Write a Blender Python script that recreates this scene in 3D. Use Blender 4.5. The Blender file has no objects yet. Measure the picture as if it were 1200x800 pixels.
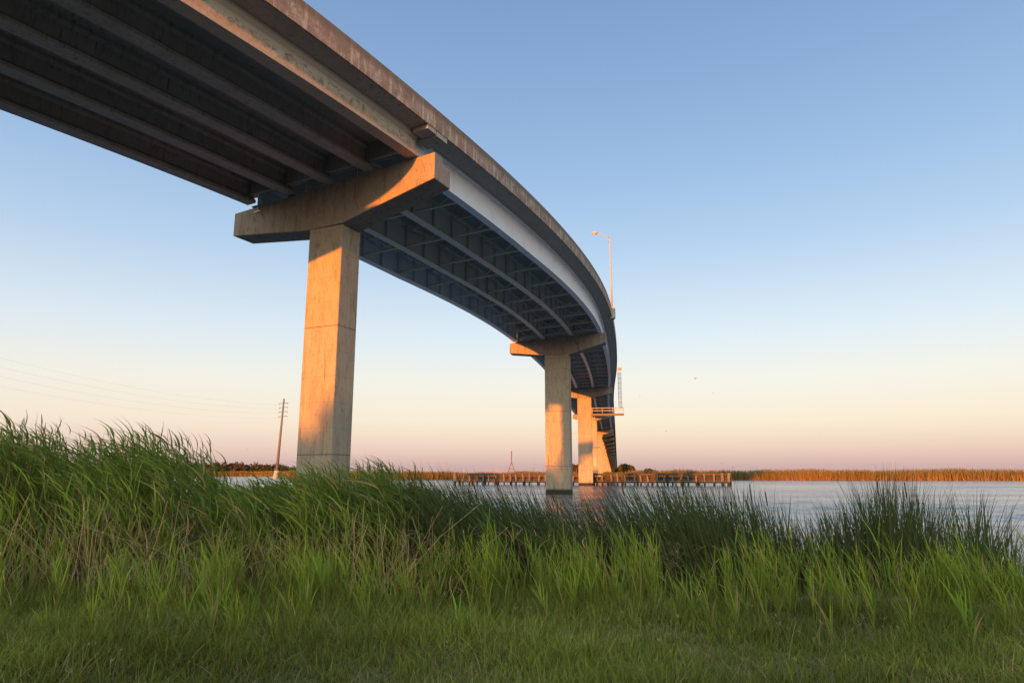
import bpy, bmesh, math, random
import numpy as np
from mathutils import Vector, Matrix
random.seed(7); R = np.random.default_rng(11)
S = bpy.context.scene; C = S.collection
rad = math.radians
EYE = 2.15
# ------------------------------------------------------------------ helpers
def link(name, me, mat=None, parent=None):
    o = bpy.data.objects.new(name, me); C.objects.link(o)
    if mat is not None and me is not None: me.materials.append(mat)
    if parent is not None: o.parent = parent
    return o
def tag(o, label=None, cat=None, group=None, kind=None):
    for k, v in (('label', label), ('category', cat), ('group', group), ('kind', kind)):
        if v: o[k] = v
    return o
def thing(name, label, cat, loc=(0, 0, 0), group=None):
    o = bpy.data.objects.new(name, None); C.objects.link(o); o.location = loc
    return tag(o, label, cat, group)
class MB:
    """collects verts/faces (and a per-vertex s,h coordinate) into one mesh"""
    def __init__(s): s.v = []; s.f = []; s.st = []
    def add(s, vs, fs, st=None):
        b = len(s.v); s.v += [tuple(v) for v in vs]; s.f += [tuple(b+i for i in f) for f in fs]
        s.st += list(st) if st is not None else [(0, 0)]*len(vs)
    def box(s, x0, x1, y0, y1, z0, z1, M=None):
        vs = [Vector((x, y, z)) for z in (z0, z1) for y in (y0, y1) for x in (x0, x1)]
        if M is not None: vs = [M @ v for v in vs]
        s.add(vs, [(0,2,3,1),(4,5,7,6),(0,1,5,4),(2,6,7,3),(0,4,6,2),(1,3,7,5)], [(v[0]+v[1], v[2]) for v in vs])
    def bar(s, a, b, w, h=None):
        a = Vector(a); b = Vector(b); h = h or w; d = (b-a).normalized()
        u = d.cross(Vector((0,0,1)));
        if u.length < 1e-3: u = Vector((1,0,0))
        u.normalize(); n = u.cross(d)
        vs = [p + u*su*w/2 + n*sn*h/2 for p in (a, b) for su, sn in ((-1,-1),(1,-1),(1,1),(-1,1))]
        s.add(vs, [(0,1,2,3),(7,6,5,4),(0,4,5,1),(1,5,6,2),(2,6,7,3),(3,7,4,0)])
    def tube(s, pts, r, n=8):
        pts = [Vector(p) for p in pts]; rs = r if isinstance(r, (list, tuple)) else [r]*len(pts)
        vs = []; fs = []
        for i, p in enumerate(pts):
            d = (pts[min(i+1, len(pts)-1)]-pts[max(i-1, 0)]).normalized()
            u = d.cross(Vector((0,1,0.01)));  u.normalize(); w = d.cross(u)
            for k in range(n):
                a = 2*math.pi*k/n; vs.append(p+(u*math.cos(a)+w*math.sin(a))*rs[i])
        for i in range(len(pts)-1):
            for k in range(n): fs.append((i*n+k, i*n+(k+1)%n, (i+1)*n+(k+1)%n, (i+1)*n+k))
        fs.append(tuple(range(n))[::-1]); fs.append(tuple((len(pts)-1)*n+k for k in range(n)))
        s.add(vs, fs)
    def build(s, name, mat, parent=None, bevel=0, smooth=False):
        me = bpy.data.meshes.new(name); me.from_pydata(s.v, [], s.f); me.update()
        a = me.attributes.new('st', 'FLOAT2', 'POINT'); a.data.foreach_set('vector', np.array(s.st, np.float32).ravel())
        if smooth: me.shade_smooth()
        bm = bmesh.new(); bm.from_mesh(me); bmesh.ops.recalc_face_normals(bm, faces=bm.faces)
        if bevel:
            es = [e for e in bm.edges if len(e.link_faces) == 2 and e.calc_face_angle(0) > 0.6]
            bmesh.ops.bevel(bm, geom=es, offset=bevel, segments=2, profile=.5, affect='EDGES')
        bm.to_mesh(me); bm.free()
        return link(name, me, mat, parent)
# ------------------------------------------------------------------ node helpers
def mat(name):
    m = bpy.data.materials.new(name); m.use_nodes = True; nt = m.node_tree; nt.nodes.clear()
    out = nt.nodes.new('ShaderNodeOutputMaterial'); return m, nt, out
def nd(nt, t, **kw):
    n = nt.nodes.new(t)
    for k, v in kw.items():
        if k.startswith('_'): n.inputs[int(k[1:])].default_value = v
        elif hasattr(n, k): setattr(n, k, v)
        else: n.inputs[k.replace('__', ' ')].default_value = v
    return n
def L(nt, a, b): nt.links.new(a, b)
def noise(nt, vec, scale, detail=5, rough=.6, dist=0):
    n = nd(nt, 'ShaderNodeTexNoise'); n.inputs['Scale'].default_value = scale; n.inputs['Detail'].default_value = detail
    n.inputs['Roughness'].default_value = rough; n.inputs['Distortion'].default_value = dist
    if vec is not None: L(nt, vec, n.inputs['Vector'])
    return n.outputs['Fac']
def ramp(nt, fac, stops, interp='LINEAR'):
    r = nd(nt, 'ShaderNodeValToRGB'); r.color_ramp.interpolation = interp
    while len(r.color_ramp.elements) < len(stops): r.color_ramp.elements.new(.5)
    for e, (p, c) in zip(r.color_ramp.elements, stops):
        e.position = p; e.color = (*c, 1) if len(c) == 3 else c
    L(nt, fac, r.inputs[0]); return r.outputs[0]
def mixc(nt, fac, a, b, mode='MIX'):
    m = nd(nt, 'ShaderNodeMix', data_type='RGBA', blend_type=mode)
    for i, x in ((0, fac), (6, a), (7, b)):
        if hasattr(x, 'links'): L(nt, x, m.inputs[i])
        elif isinstance(x, (int, float)): m.inputs[i].default_value = x
        else: m.inputs[i].default_value = (*x, 1)
    return m.outputs[2]
def mth(nt, op, a, b=None, clamp=False):
    m = nd(nt, 'ShaderNodeMath', operation=op, use_clamp=clamp)
    for i, x in ((0, a), (1, b)):
        if x is None: continue
        if hasattr(x, 'links'): L(nt, x, m.inputs[i])
        else: m.inputs[i].default_value = x
    return m.outputs[0]
def scaled(nt, vec, sc):
    m = nd(nt, 'ShaderNodeMapping'); m.inputs['Scale'].default_value = sc; L(nt, vec, m.inputs['Vector']); return m.outputs[0]
def coords(nt): return nd(nt, 'ShaderNodeTexCoord').outputs['Object']
def stv(nt): return nd(nt, 'ShaderNodeAttribute', attribute_name='st').outputs['Vector']
def finish(nt, out, col, rough=.85, bump=None, bs=.3, bd=.02, spec=.3, metal=0):
    b = nd(nt, 'ShaderNodeBsdfPrincipled'); b.inputs['Roughness'].default_value = rough
    b.inputs['Specular IOR Level'].default_value = spec; b.inputs['Metallic'].default_value = metal
    if hasattr(col, 'links'): L(nt, col, b.inputs['Base Color'])
    else: b.inputs['Base Color'].default_value = (*col, 1)
    if bump is not None:
        n = nd(nt, 'ShaderNodeBump'); n.inputs['Strength'].default_value = bs; n.inputs['Distance'].default_value = bd
        L(nt, bump, n.inputs['Height']); L(nt, n.outputs[0], b.inputs['Normal'])
    L(nt, b.outputs[0], out.inputs[0]); return b
def lines(nt, coord_axis, period, width, soft=.5):
    """thin dark lines at a regular spacing along one scalar"""
    a = mth(nt, 'MODULO', mth(nt, 'ADD', mth(nt, 'DIVIDE', coord_axis, period), 100), 1.0)
    a = mth(nt, 'ABSOLUTE', mth(nt, 'SUBTRACT', a, .5))
    return mth(nt, 'LESS_THAN', a, width/period/2)
# ------------------------------------------------------------------ materials
def concrete(name, base, dark, streak=.5, lift=0, waterline=False, moss=0):
    m, nt, out = mat(name); co = coords(nt); sx = nd(nt, 'ShaderNodeSeparateXYZ'); L(nt, co, sx.inputs[0])
    big = noise(nt, co, .55, 4, .6); fine = noise(nt, co, 9, 8, .7)
    st = noise(nt, scaled(nt, co, (2.4, 2.4, .5)), 1.1, 8, .7, 1.0)
    crack = noise(nt, scaled(nt, co, (2.4, 2.4, .8)), 1.6, 10, .72, 1.6)
    c = ramp(nt, big, [(.3, tuple(x*.9 for x in base)), (.7, tuple(x*1.08 for x in base))])
    c = mixc(nt, mth(nt, 'MULTIPLY', ramp(nt, st, [(.50, (0,0,0)), (.72, (1,1,1))]), streak), c, dark)
    c = mixc(nt, ramp(nt, crack, [(.555, (0,0,0)), (.64, (.62,.62,.62))]), c, tuple(x*.8 for x in dark))
    drip = noise(nt, scaled(nt, co, (4.5, 4.5, .35)), 1.1, 6, .7, .5)
    c = mixc(nt, mth(nt, 'MULTIPLY', ramp(nt, drip, [(.57, (0,0,0)), (.64, (1,1,1))]), mth(nt, 'MULTIPLY', ramp(nt, big, [(.42, (0,0,0)), (.62, (1,1,1))]), .85)), c, tuple(x*.6 for x in dark))
    c = mixc(nt, ramp(nt, fine, [(.35, (.35,.35,.35)), (.6, (0,0,0))]), c, tuple(x*.8 for x in base))
    if lift:
        ln = lines(nt, sx.outputs[2], lift, .045); c = mixc(nt, mth(nt, 'MULTIPLY', ln, .75), c, tuple(x*.5 for x in dark)); ln = lines(nt, sx.outputs[2], 1.22, .02); c = mixc(nt, mth(nt, 'MULTIPLY', ln, .35), c, dark)
    if waterline:
        wz = mth(nt, 'ADD', sx.outputs[2], mth(nt, 'MULTIPLY', fine, .3))
        w = ramp(nt, wz, [(.55, (1,1,1)), (.80, (0,0,0))]); c = mixc(nt, w, c, (.022,.02,.014))
    if moss: c = mixc(nt, mth(nt, 'MULTIPLY', ramp(nt, noise(nt, co, 1.6, 6, .7), [(.4, (0,0,0)), (.6, (1,1,1))]), moss), c, (.07,.075,.03))
    h = mth(nt, 'ADD', mth(nt, 'MULTIPLY', fine, .6), mth(nt, 'MULTIPLY', noise(nt, co, 45, 4, .6), .3))
    finish(nt, out, c, .9, h, .35, .02); return m
M = {}
M['pier'] = concrete('pier_concrete', (.265,.225,.176), (.095,.074,.058), .7, 6.1, True)
M['cap'] = concrete('cap_concrete', (.215,.182,.155), (.07,.055,.045), .85)
M['slab'] = concrete('slab_concrete', (.30,.285,.26), (.13,.12,.10), .4)
M['footing'] = concrete('footing_concrete', (.16,.135,.105), (.06,.05,.035), .7, 0, False, .8)
def m_girder():
    # precast fascia beam: bare warm concrete below, old pale coating peeling from above
    m, nt, out = mat('precast_beam'); st = stv(nt); s = nd(nt, 'ShaderNodeSeparateXYZ'); L(nt, st, s.inputs[0])
    co = coords(nt)
    ed = noise(nt, scaled(nt, st, (2.6, 1.2, 1)), 1.5, 6, .7, .5)
    h = mth(nt, 'ADD', s.outputs[1], mth(nt, 'MULTIPLY', mth(nt, 'SUBTRACT', ed, .5), 1.0))
    f = noise(nt, scaled(nt, st, (1, .25, 1)), 7, 6, .7); g = noise(nt, co, .8, 4)
    lo = mixc(nt, g, (.36,.26,.20), (.46,.36,.28)); lo = mixc(nt, ramp(nt, f, [(.5, (0,0,0)), (.7, (.6,.6,.6))]), lo, (.16,.13,.11))
    pn = noise(nt, scaled(nt, st, (1.5, 1.6, 1)), 2.1, 7, .75, .8); pn2 = noise(nt, scaled(nt, st, (.8, 1.0, 1)), .9, 4, .6)
    coat = ramp(nt, mth(nt, 'ADD', h, mth(nt, 'MULTIPLY', mth(nt, 'SUBTRACT', pn2, .5), .9)), [(.56, (0,0,0)), (.60, (1,1,1))])
    spot = mth(nt, 'MULTIPLY', ramp(nt, pn, [(.52, (0,0,0)), (.56, (1,1,1))]), ramp(nt, h, [(.30, (0,0,0)), (.5, (1,1,1)), (.72, (1,1,1)), (.9, (0,0,0))]))
    chips = mth(nt, 'MULTIPLY', ramp(nt, ed, [(.56, (0,0,0)), (.59, (.8,.8,.8))]), ramp(nt, h, [(.1, (0,0,0)), (.4, (1,1,1))]))
    c = mixc(nt, chips, lo, (.50,.42,.32))
    c = mixc(nt, coat, c, (.42,.40,.34))
    c = mixc(nt, mth(nt, 'MULTIPLY', spot, .8), c, (.15,.14,.13))
    finish(nt, out, c, .85, f, .2, .02); return m
M['beam'] = m_girder()
M['beam_in'] = concrete('inner_beam_concrete', (.33,.29,.26), (.12,.10,.09), .5)
def m_parapet():
    m, nt, out = mat('parapet_concrete'); st = stv(nt); s = nd(nt, 'ShaderNodeSeparateXYZ'); L(nt, st, s.inputs[0]); co = coords(nt)
    g = noise(nt, scaled(nt, st, (.7, 1, 1)), 1.5, 5, .65); dr = noise(nt, scaled(nt, st, (2.2, .5, 1)), 1.4, 7, .7, .6)
    fine = noise(nt, co, 14, 6, .7)
    c = ramp(nt, g, [(.3, (.17,.112,.088)), (.5, (.25,.175,.14)), (.72, (.38,.30,.25))])
    c = mixc(nt, ramp(nt, dr, [(.52, (0,0,0)), (.62, (.85,.85,.85))]), c, (.50,.42,.36))
    w = mth(nt, 'ADD', s.outputs[0], mth(nt, 'MULTIPLY', mth(nt, 'SUBTRACT', dr, .5), .25))
    j = lines(nt, w, 2.4, .16); c = mixc(nt, mth(nt, 'MULTIPLY', j, .7), c, (.46,.40,.34))
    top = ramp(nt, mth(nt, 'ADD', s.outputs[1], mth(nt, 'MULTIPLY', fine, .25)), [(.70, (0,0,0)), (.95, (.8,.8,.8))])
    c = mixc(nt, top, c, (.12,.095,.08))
    c = mixc(nt, ramp(nt, fine, [(.4, (.5,.5,.5)), (.6, (0,0,0))]), c, (.13,.09,.07))
    finish(nt, out, c, .9, fine, .35, .02); return m
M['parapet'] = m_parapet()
def m_steel(name, a, b, rust):
    m, nt, out = mat(name); st = stv(nt); co = coords(nt)
    n = noise(nt, scaled(nt, st, (.5, 1, 1)), 1.1, 5, .6); d = noise(nt, scaled(nt, st, (4, .35, 1)), 2, 6, .7)
    c = mixc(nt, n, a, b)
    c = mixc(nt, ramp(nt, noise(nt, scaled(nt, st, (.35,.6,1)), 1.7, 3), [(.55, (0,0,0)), (.72, (.5,.5,.5))]), c, (.50,.40,.37))
    c = mixc(nt, ramp(nt, d, [(.62, (0,0,0)), (.75, (rust,)*3)]), c, (.16,.12,.10))
    s_ = nd(nt, 'ShaderNodeSeparateXYZ'); L(nt, st, s_.inputs[0]); c = mixc(nt, mth(nt, 'MULTIPLY', lines(nt, s_.outputs[0], 7.9, .05), .45), c, (.2,.19,.18))
    finish(nt, out, c, .45, noise(nt, co, 6, 4), .08, .02, .4); return m
M['steel'] = m_steel('grey_girder_paint', (.60,.61,.64), (.70,.70,.72), .3)
M['steel_in'] = m_steel('inner_girder_paint', (.52,.46,.38), (.62,.56,.47), .5)
def plain(name, c, rough=.6, metal=0, var=.25, sc=6):
    m, nt, out = mat(name); co = coords(nt); n = noise(nt, co, sc, 5, .65)
    col = mixc(nt, n, tuple(x*(1-var) for x in c), tuple(x*(1+var) for x in c)); finish(nt, out, col, rough, n, .15, .01, .4, metal); return m
M['galv'] = plain('galvanised_metal', (.25,.24,.235), .55, .1)
M['dark'] = plain('dark_metal', (.05,.05,.055), .5, .3)
M['lamp_glass'] = plain('lamp_lens', (.35,.36,.38), .15)
M['pole'] = plain('weathered_pole', (.09,.085,.085), .8)
M['pale_pole'] = plain('pale_pole_base', (.3,.28,.26), .8)
M['wire'] = plain('wire', (.25,.24,.26), .6)
M['bird'] = plain('bird_feathers', (.12,.11,.11), .8)
M['rail'] = plain('orange_rail', (.40,.33,.28), .6)
def m_wood(name, a, b):
    m, nt, out = mat(name); co = coords(nt); n = noise(nt, scaled(nt, co, (6,6,.8)), 2, 7, .7, .5); s = nd(nt, 'ShaderNodeSeparateXYZ'); L(nt, co, s.inputs[0])
    c = mixc(nt, n, a, b); c = mixc(nt, ramp(nt, mth(nt, 'ADD', s.outputs[2], mth(nt, 'MULTIPLY', n, .3)), [(.75, (1,1,1)), (1.0, (0,0,0))]), c, (.018,.015,.012))
    finish(nt, out, c, .9, n, .5, .02); return m
M['pile'] = m_wood('timber_pile', (.075,.062,.055), (.15,.13,.115)); M['waler'] = m_wood('timber_waler', (.035,.026,.022), (.065,.05,.04))
def leafmat(name, trans=.28, rough=.6, gain=1.0):
    m, nt, out = mat(name); a = nd(nt, 'ShaderNodeVertexColor', layer_name='Col').outputs[0]
    hs = nd(nt, 'ShaderNodeHueSaturation'); hs.inputs['Value'].default_value = gain; L(nt, a, hs.inputs['Color'])
    b = nd(nt, 'ShaderNodeBsdfPrincipled'); b.inputs['Roughness'].default_value = rough; b.inputs['Specular IOR Level'].default_value = .12
    L(nt, hs.outputs[0], b.inputs['Base Color']); t = nd(nt, 'ShaderNodeBsdfTranslucent'); L(nt, hs.outputs[0], t.inputs[0])
    x = nd(nt, 'ShaderNodeMixShader'); x.inputs[0].default_value = trans
    L(nt, b.outputs[0], x.inputs[1]); L(nt, t.outputs[0], x.inputs[2]); L(nt, x.outputs[0], out.inputs[0]); return m
M['leaf'] = leafmat('reed_leaves'); M['grass'] = leafmat('grass_blades', .25, .65, 1.15); M['tree'] = leafmat('tree_leaves', .2); M['marsh'] = leafmat('marsh_reeds', .15, .8)
M['old_wood'] = plain('old_grey_wood', (.075,.065,.055), .95, 0, .6, 12)
M['bark'] = plain('bark', (.10,.08,.06), .95)
def m_ground():
    m, nt, out = mat('soil'); co = coords(nt); n = noise(nt, co, 2.5, 8, .7); g = noise(nt, co, .5, 4)
    c = mixc(nt, n, (.045,.036,.022), (.10,.078,.05)); c = mixc(nt, ramp(nt, g, [(.4, (0,0,0)), (.6, (.7,.7,.7))]), c, (.045,.06,.02))
    finish(nt, out, c, .95, n, .6, .05); return m
M['ground'] = m_ground()
def m_water():
    m, nt, out = mat('river_water'); co = coords(nt)
    a = noise(nt, scaled(nt, co, (.7, 2.0, 1)), 1.5, 4, .6, .3)
    b = noise(nt, scaled(nt, co, (.4, 1.5, 1)), .45, 3, .5, .4)
    c = noise(nt, scaled(nt, co, (.03, .12, 1)), 1.0, 3, .5)            # wind lanes
    d = noise(nt, scaled(nt, co, (1, 1.8, 1)), 6.0, 3, .5)
    amp = ramp(nt, c, [(.36, (.16,)*3), (.64, (1,1,1))])
    h = mth(nt, 'ADD', mth(nt, 'MULTIPLY', a, .55), mth(nt, 'MULTIPLY', b, 1.3))
    h = mth(nt, 'ADD', h, mth(nt, 'MULTIPLY', d, .16)); h = mth(nt, 'MULTIPLY', h, amp)
    bs = finish(nt, out, (.055,.09,.14), .13, h, 1.0, .28, .5); bs.inputs['IOR'].default_value = 1.333; return m
M['water'] = m_water()
# ------------------------------------------------------------------ bridge alignment (x right, y ahead, z up; water at z=0)
HK = ([-260,-170,-110,-60,-15,0,47.5,107.6,167.7,900], [110,100,85,58,30.3,24.8,10.6,7.3,8.65,8.65])
ZK = ([-260,-170,-100,-60,-40,-30,-20,-10,0,10,20,30,47.5,70,90,107.6,140,167,200,226,250,274,298,322,346,370,394,900],
      [6.0,9.6,12.3,13.8,14.45,14.78,15.07,15.38,15.72,16.11,16.51,16.91,17.58,18.32,18.82,19.11,19.3,19.2,18.85,18.35,17.6,16.95,16.15,15.25,14.4,13.5,12.7,-4.])
EK = ([-170,-60,0,47.5,107.6,900], [.09,.09,.0525,.0815,.028,.02])
SS = np.arange(-260, 900, .5)
def smooth(a, n):
    k = np.hanning(2*n+1); k /= k.sum(); return np.convolve(np.pad(a, n, mode='edge'), k, 'valid')
PSI = np.radians(smooth(np.interp(SS, *HK), 8))
ZZ = smooth(np.interp(SS, *ZK), 10) + EYE
EE = smooth(np.interp(SS, *EK), 10)
XX = np.concatenate([[0], np.cumsum((np.sin(PSI[1:])+np.sin(PSI[:-1]))/4)]); YY = np.concatenate([[0], np.cumsum((np.cos(PSI[1:])+np.cos(PSI[:-1]))/4)])
i0 = int(np.argmin(abs(SS))); XX += -9.18-XX[i0]; YY += 32.3-YY[i0]
def AT(s, off, dz):
    ps = np.interp(s, SS, PSI)
    return Vector((float(np.interp(s, SS, XX)+off*np.cos(ps)), float(np.interp(s, SS, YY)-off*np.sin(ps)),
                   float(np.interp(s, SS, ZZ)+off*np.interp(s, SS, EE)+dz)))
def sweep(mb, prof, s0, s1, step=1.5, cap=True):
    """prof: closed list of (off, dz) or function s -> list"""
    n = max(1, int(math.ceil((s1-s0)/step))); P = prof if callable(prof) else (lambda s: prof)
    vs = []; st = []; k = len(P(s0))
    for i in range(n+1):
        s = s0+(s1-s0)*i/n
        pr = P(s); lo = min(q[1] for q in pr)
        for (o, z) in pr: vs.append(AT(s, o, z)); st.append((s, z-lo))
    fs = [(i*k+j, i*k+(j+1)%k, (i+1)*k+(j+1)%k, (i+1)*k+j) for i in range(n) for j in range(k)]
    if cap: fs += [tuple(range(k))[::-1], tuple(n*k+j for j in range(k))]
    mb.add(vs, fs, st)
HB, HP = 6.25, .80                      # half width, parapet height
SLB = -.2
FS, DS = 4.88, 2.08                     # steel fascia offset, soffit depth
FC, DC = 5.07, 1.38                     # concrete fascia offset, soffit depth
bridge = thing('bridge', 'long curved grey concrete and steel girder road bridge crossing the river', 'bridge')
def slab(s0, s1, name='deck'):
    mb = MB(); sweep(mb, [(-HB+.04, SLB), (HB-.04, SLB), (HB-.04, -.004), (0, .0), (-HB+.04, -.004)], s0, s1, 1.5)
    return mb
def parapet(sd, s0, s1, parent):
    mb = MB(); o = [(HB, -.24), (HB, HP), (HB-.06, HP+.03), (HB-.20, HP+.03), (HB-.24, .45), (HB-.42, .12), (HB-.42, .0), (HB-.09, .0), (HB-.09, -.24)]
    o = [(sd*a, z) for a, z in o]; 
    if sd < 0: o = o[::-1]
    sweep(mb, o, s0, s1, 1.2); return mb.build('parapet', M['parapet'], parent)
def i_beam(off, D, concrete_):
    if concrete_:
        t = SLB-.004; b = -D; w = .28; tw = .2; v = .08
        return [(off-w, b), (off+w, b), (off+w, b+.16), (off+v, b+.34), (off+v, t-.26), (off+tw, t-.16), (off+tw, t), (off-tw, t), (off-tw, t-.16), (off-v, t-.26), (off-v, b+.34), (off-w, b+.16)]
    t = SLB-.004; b = -D; w = .23; v = .016
    hn = .19
    return [(off-w, b), (off+w, b), (off+w, b+.05), (off+v, b+.05), (off+v, t-.13), (off+hn, t-.13), (off+hn, t-.0), (off-hn, t-.0), (off-hn, t-.13), (off-v, t-.13), (off-v, b+.05), (off-w, b+.05)]
def ds(s):                              # steel depth: shallower at the first pier
    return DS if s > 15 or s < 0 else 1.77+(DS-1.77)*s/15
def steel_span(s0, s1, rows, detail, dk):
    offs = [FS, FS/3, -FS/3, -FS]
    for gi, o in enumerate(offs):
        g = MB(); sweep(g, lambda s: i_beam(o, ds(s), False), s0+.12, s1-.12, 1.5)
        if detail:
            n = rows*2
            for i in range(n+1):
                s = s0+.3+(s1-s0-.6)*i/n
                for sd in (-1, 1):
                    if o*sd > 0 and abs(o) > 4: continue   # stiffeners only on the inner side of the outer girders
                    a = o+sd*.02; b = o+sd*.17
                    p = [AT(s-.01, a, -ds(s)+.06), AT(s-.01, b, -ds(s)+.06), AT(s-.01, b, SLB-.14), AT(s-.01, a, SLB-.14)]
                    q = [v+(AT(s+.02, a, 0)-AT(s, a, 0)) for v in p]
                    g.add(p+q, [(0,1,2,3),(7,6,5,4),(0,4,5,1),(1,5,6,2),(2,6,7,3),(3,7,4,0)])
        g.build('girder', M['steel'] if gi in (0, 3) else M['steel_in'], dk)
    far = MB()
    for i in range(rows+1):
        s = s0+.6+(s1-s0-1.2)*i/rows
        for b in range(3):
            mb = MB() if detail else far
            oa, ob = offs[b+1]+.19, offs[b]-.19; mid = (oa+ob)/2; D = ds(s)
            lo = -D+.32; hi = SLB-.35
            mb.bar(AT(s, oa, lo), AT(s, ob, lo), .11, .13); mb.bar(AT(s, oa, hi), AT(s, ob, hi), .09, .10)
            mb.bar(AT(s, oa, hi-.06), AT(s, mid, lo+.04), .08, .08); mb.bar(AT(s, ob, hi-.06), AT(s, mid, lo+.04), .08, .08)
            if detail: mb.build('cross_frame', M['steel_in'], dk)
    if not detail: tag(far.build('cross_frame', M['steel_in'], dk), kind='stuff')
    # lateral haunch under the slab edge
def conc_span(s0, s1, detail, dk):
    offs = [FC, FC/2, 0, -FC/2, -FC]; allg = MB()
    for gi, o in enumerate(offs):
        g = MB() if detail else allg
        sweep(g, i_beam(o, DC, True), s0+.1, s1-.1, 1.5)
        if detail: g.build('girder', M['beam'] if gi == 0 else M['beam_in'], dk)
    for s in (s0+.45, s1-.45):
        g = MB() if detail else allg
        for b in range(4): sweep(g, [(offs[b+1]+.09, -DC+.3), (offs[b]-.09, -DC+.3), (offs[b]-.09, SLB-.003), (offs[b+1]+.09, SLB-.003)], s-.12, s+.12, 1)
        if detail: g.build('diaphragm', M['beam_in'], dk)
    if not detail: allg.build('girder', M['beam_in'], dk)
def pier(s, w, t, tc, capL, capR, z_front, z_back, mid, end, base=-1.5, colo=-.12, foot=None, simple=False, skew=0):
    ps = float(np.interp(s, SS, PSI)); e = float(np.interp(s, SS, EE)); zc = float(np.interp(s, SS, ZZ))
    o = AT(s, 0, 0); Mx = Matrix.Translation((o.x, o.y, 0)) @ Matrix.Rotation(-ps, 4, 'Z')   # local x = right, y = along
    # cap: front profile polygon, extruded along y; upper edge follows the cross slope
    zt = lambda x, d: zc+x*e+d
    f0 = 0; hw = w/2
    mbc = MB()
    def prism(xs, top, bot, y0, y1):
        vs = []
        for y in (y0, y1):
            for x in xs: vs.append(Mx @ Vector((x, y+math.tan(skew)*-x, bot(x))))
            for x in reversed(xs): vs.append(Mx @ Vector((x, y+math.tan(skew)*-x, top(x))))
        n = len(xs)*2
        fs = [tuple(range(n)), tuple(range(n, 2*n))[::-1]]+[(i, (i+1)%n, n+(i+1)%n, n+i) for i in range(n)]
        mbc.add(vs, fs)
    bl, br = colo-hw-.25, colo+hw+.02
    botz = zt(colo, z_front)-mid
    def bot(x):
        if bl <= x <= br: return botz
        if x > br: return botz+(zt(capR, z_front)-end-botz)*(x-br)/(capR-br)
        return botz+(zt(-capL, z_front)-end-botz)*(bl-x)/(capL+bl)
    xs = [-capL, bl, br, capR]
    root = MB()
    # column shaft
    x0, x1 = colo-hw, colo+hw
    root.box(x0, x1, .06, .06+t, base, botz+.003, Mx)
    col = root.build('bridge_pier', M['pier'], bridge, 0 if simple else .05)
    if abs(z_front-z_back) > .05:
        prism(xs, lambda x: zt(x, z_front), bot, 0, tc*.5)
        prism(xs, lambda x: zt(x, z_back), lambda x: bot(x)+.002, tc*.5-.02, tc)
    else: prism(xs, lambda x: zt(x, z_front), bot, 0, tc)
    mbc.build('pier_cap', M['cap'], col, 0 if simple else .035)
    if foot:
        fx, fy, fz = foot; mb = MB(); mb.box(colo-fx/2, colo+fx/2, t/2-fy/2, t/2+fy/2, -1.5, fz, Mx); mb.build('footing', M['footing'], col, .06)
    if not simple:
        bb = MB()
        for q in ([FC, FC/2, 0, -FC/2, -FC] if s <= 0 else []):
            bb.box(q-.22, q+.22, .12, .5, zt(q, z_front)-.01, zt(q, -DC)-.004, Mx)
        for q in ([FS, FS/3, -FS/3, -FS] if s >= 0 else []):
            d = -1.77 if s == 0 else -DS
            bb.box(q-.2, q+.2, tc-.62, tc-.2, zt(q, z_back)-.01, zt(q, d)-.004, Mx)
        if bb.v: bb.build('bearing', M['dark'], col)
    return col
SP = [-168,-144,-120,-96,-72,-48,-24.5,0,47.5,107.6,167.7,226]+[226+24*k for k in range(1, 20)]
for a, b in zip(SP[:-1], SP[1:]):
    near = -30 < a < 20; mb = slab(a+.03, b-.03)
    if a == -24.5:   # thickened overhang at the expansion joint
        for sd in (1, -1): sweep(mb, [(sd*5.42, -.46), (sd*6.22, -.46), (sd*6.22, SLB-.002), (sd*5.42, SLB-.002)][::sd], b-.75, b-.04, 1)
    if a == 0:
        for sd in (1, -1): sweep(mb, [(sd*5.12, -.50), (sd*6.22, -.50), (sd*6.22, SLB-.002), (sd*5.12, SLB-.002)][::sd], a+.04, a+.95, 1)
    dk = mb.build('deck', M['slab'], bridge)
    for sd in (1, -1): parapet(sd, a+.02, b-.02, dk)
    if a < -.1 : conc_span(a, b, a > -30, dk)
    elif a < 220: steel_span(a, b, {0: 10, 47.5: 12}.get(a, 12), a < 60, dk)
    else: conc_span(a, b, False, dk)
pier(0, 2.05, 1.45, 1.45, 6.65, 6.3, -DC-.06, -1.77-.06, 2.2, 1.28, foot=(9.6, 6, 1.42), skew=rad(2.3), colo=-.12)
pier(47.5, 2.8, 2.0, 1.6, 5.6, 5.5, -DS-.09, -DS-.09, 1.95, 1.15, colo=-.12)
for s in (107.6, 167.7): pier(s, 2.8, 2.0, 1.6, 5.6, 5.5, -DS-.09, -DS-.09, 1.95, 1.15)
pier(226, 2.8, 2.0, 1.6, 5.6, 5.6, -DS-.09, -DS-.09, 1.9, 1.15, simple=True)
for s in SP:
    if s > 226: pier(s, 2.6, 1.3, 1.3, 5.6, 5.6, -DC-.03, -DC-.03, 1.6, 1.0, simple=True)
    if -150 < s < -1: pier(s, 2.0, 1.3, 1.45, 5.7, 5.9, -DC-.06, -DC-.06, 2.1, 1.2, base=0, simple=True)
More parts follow.
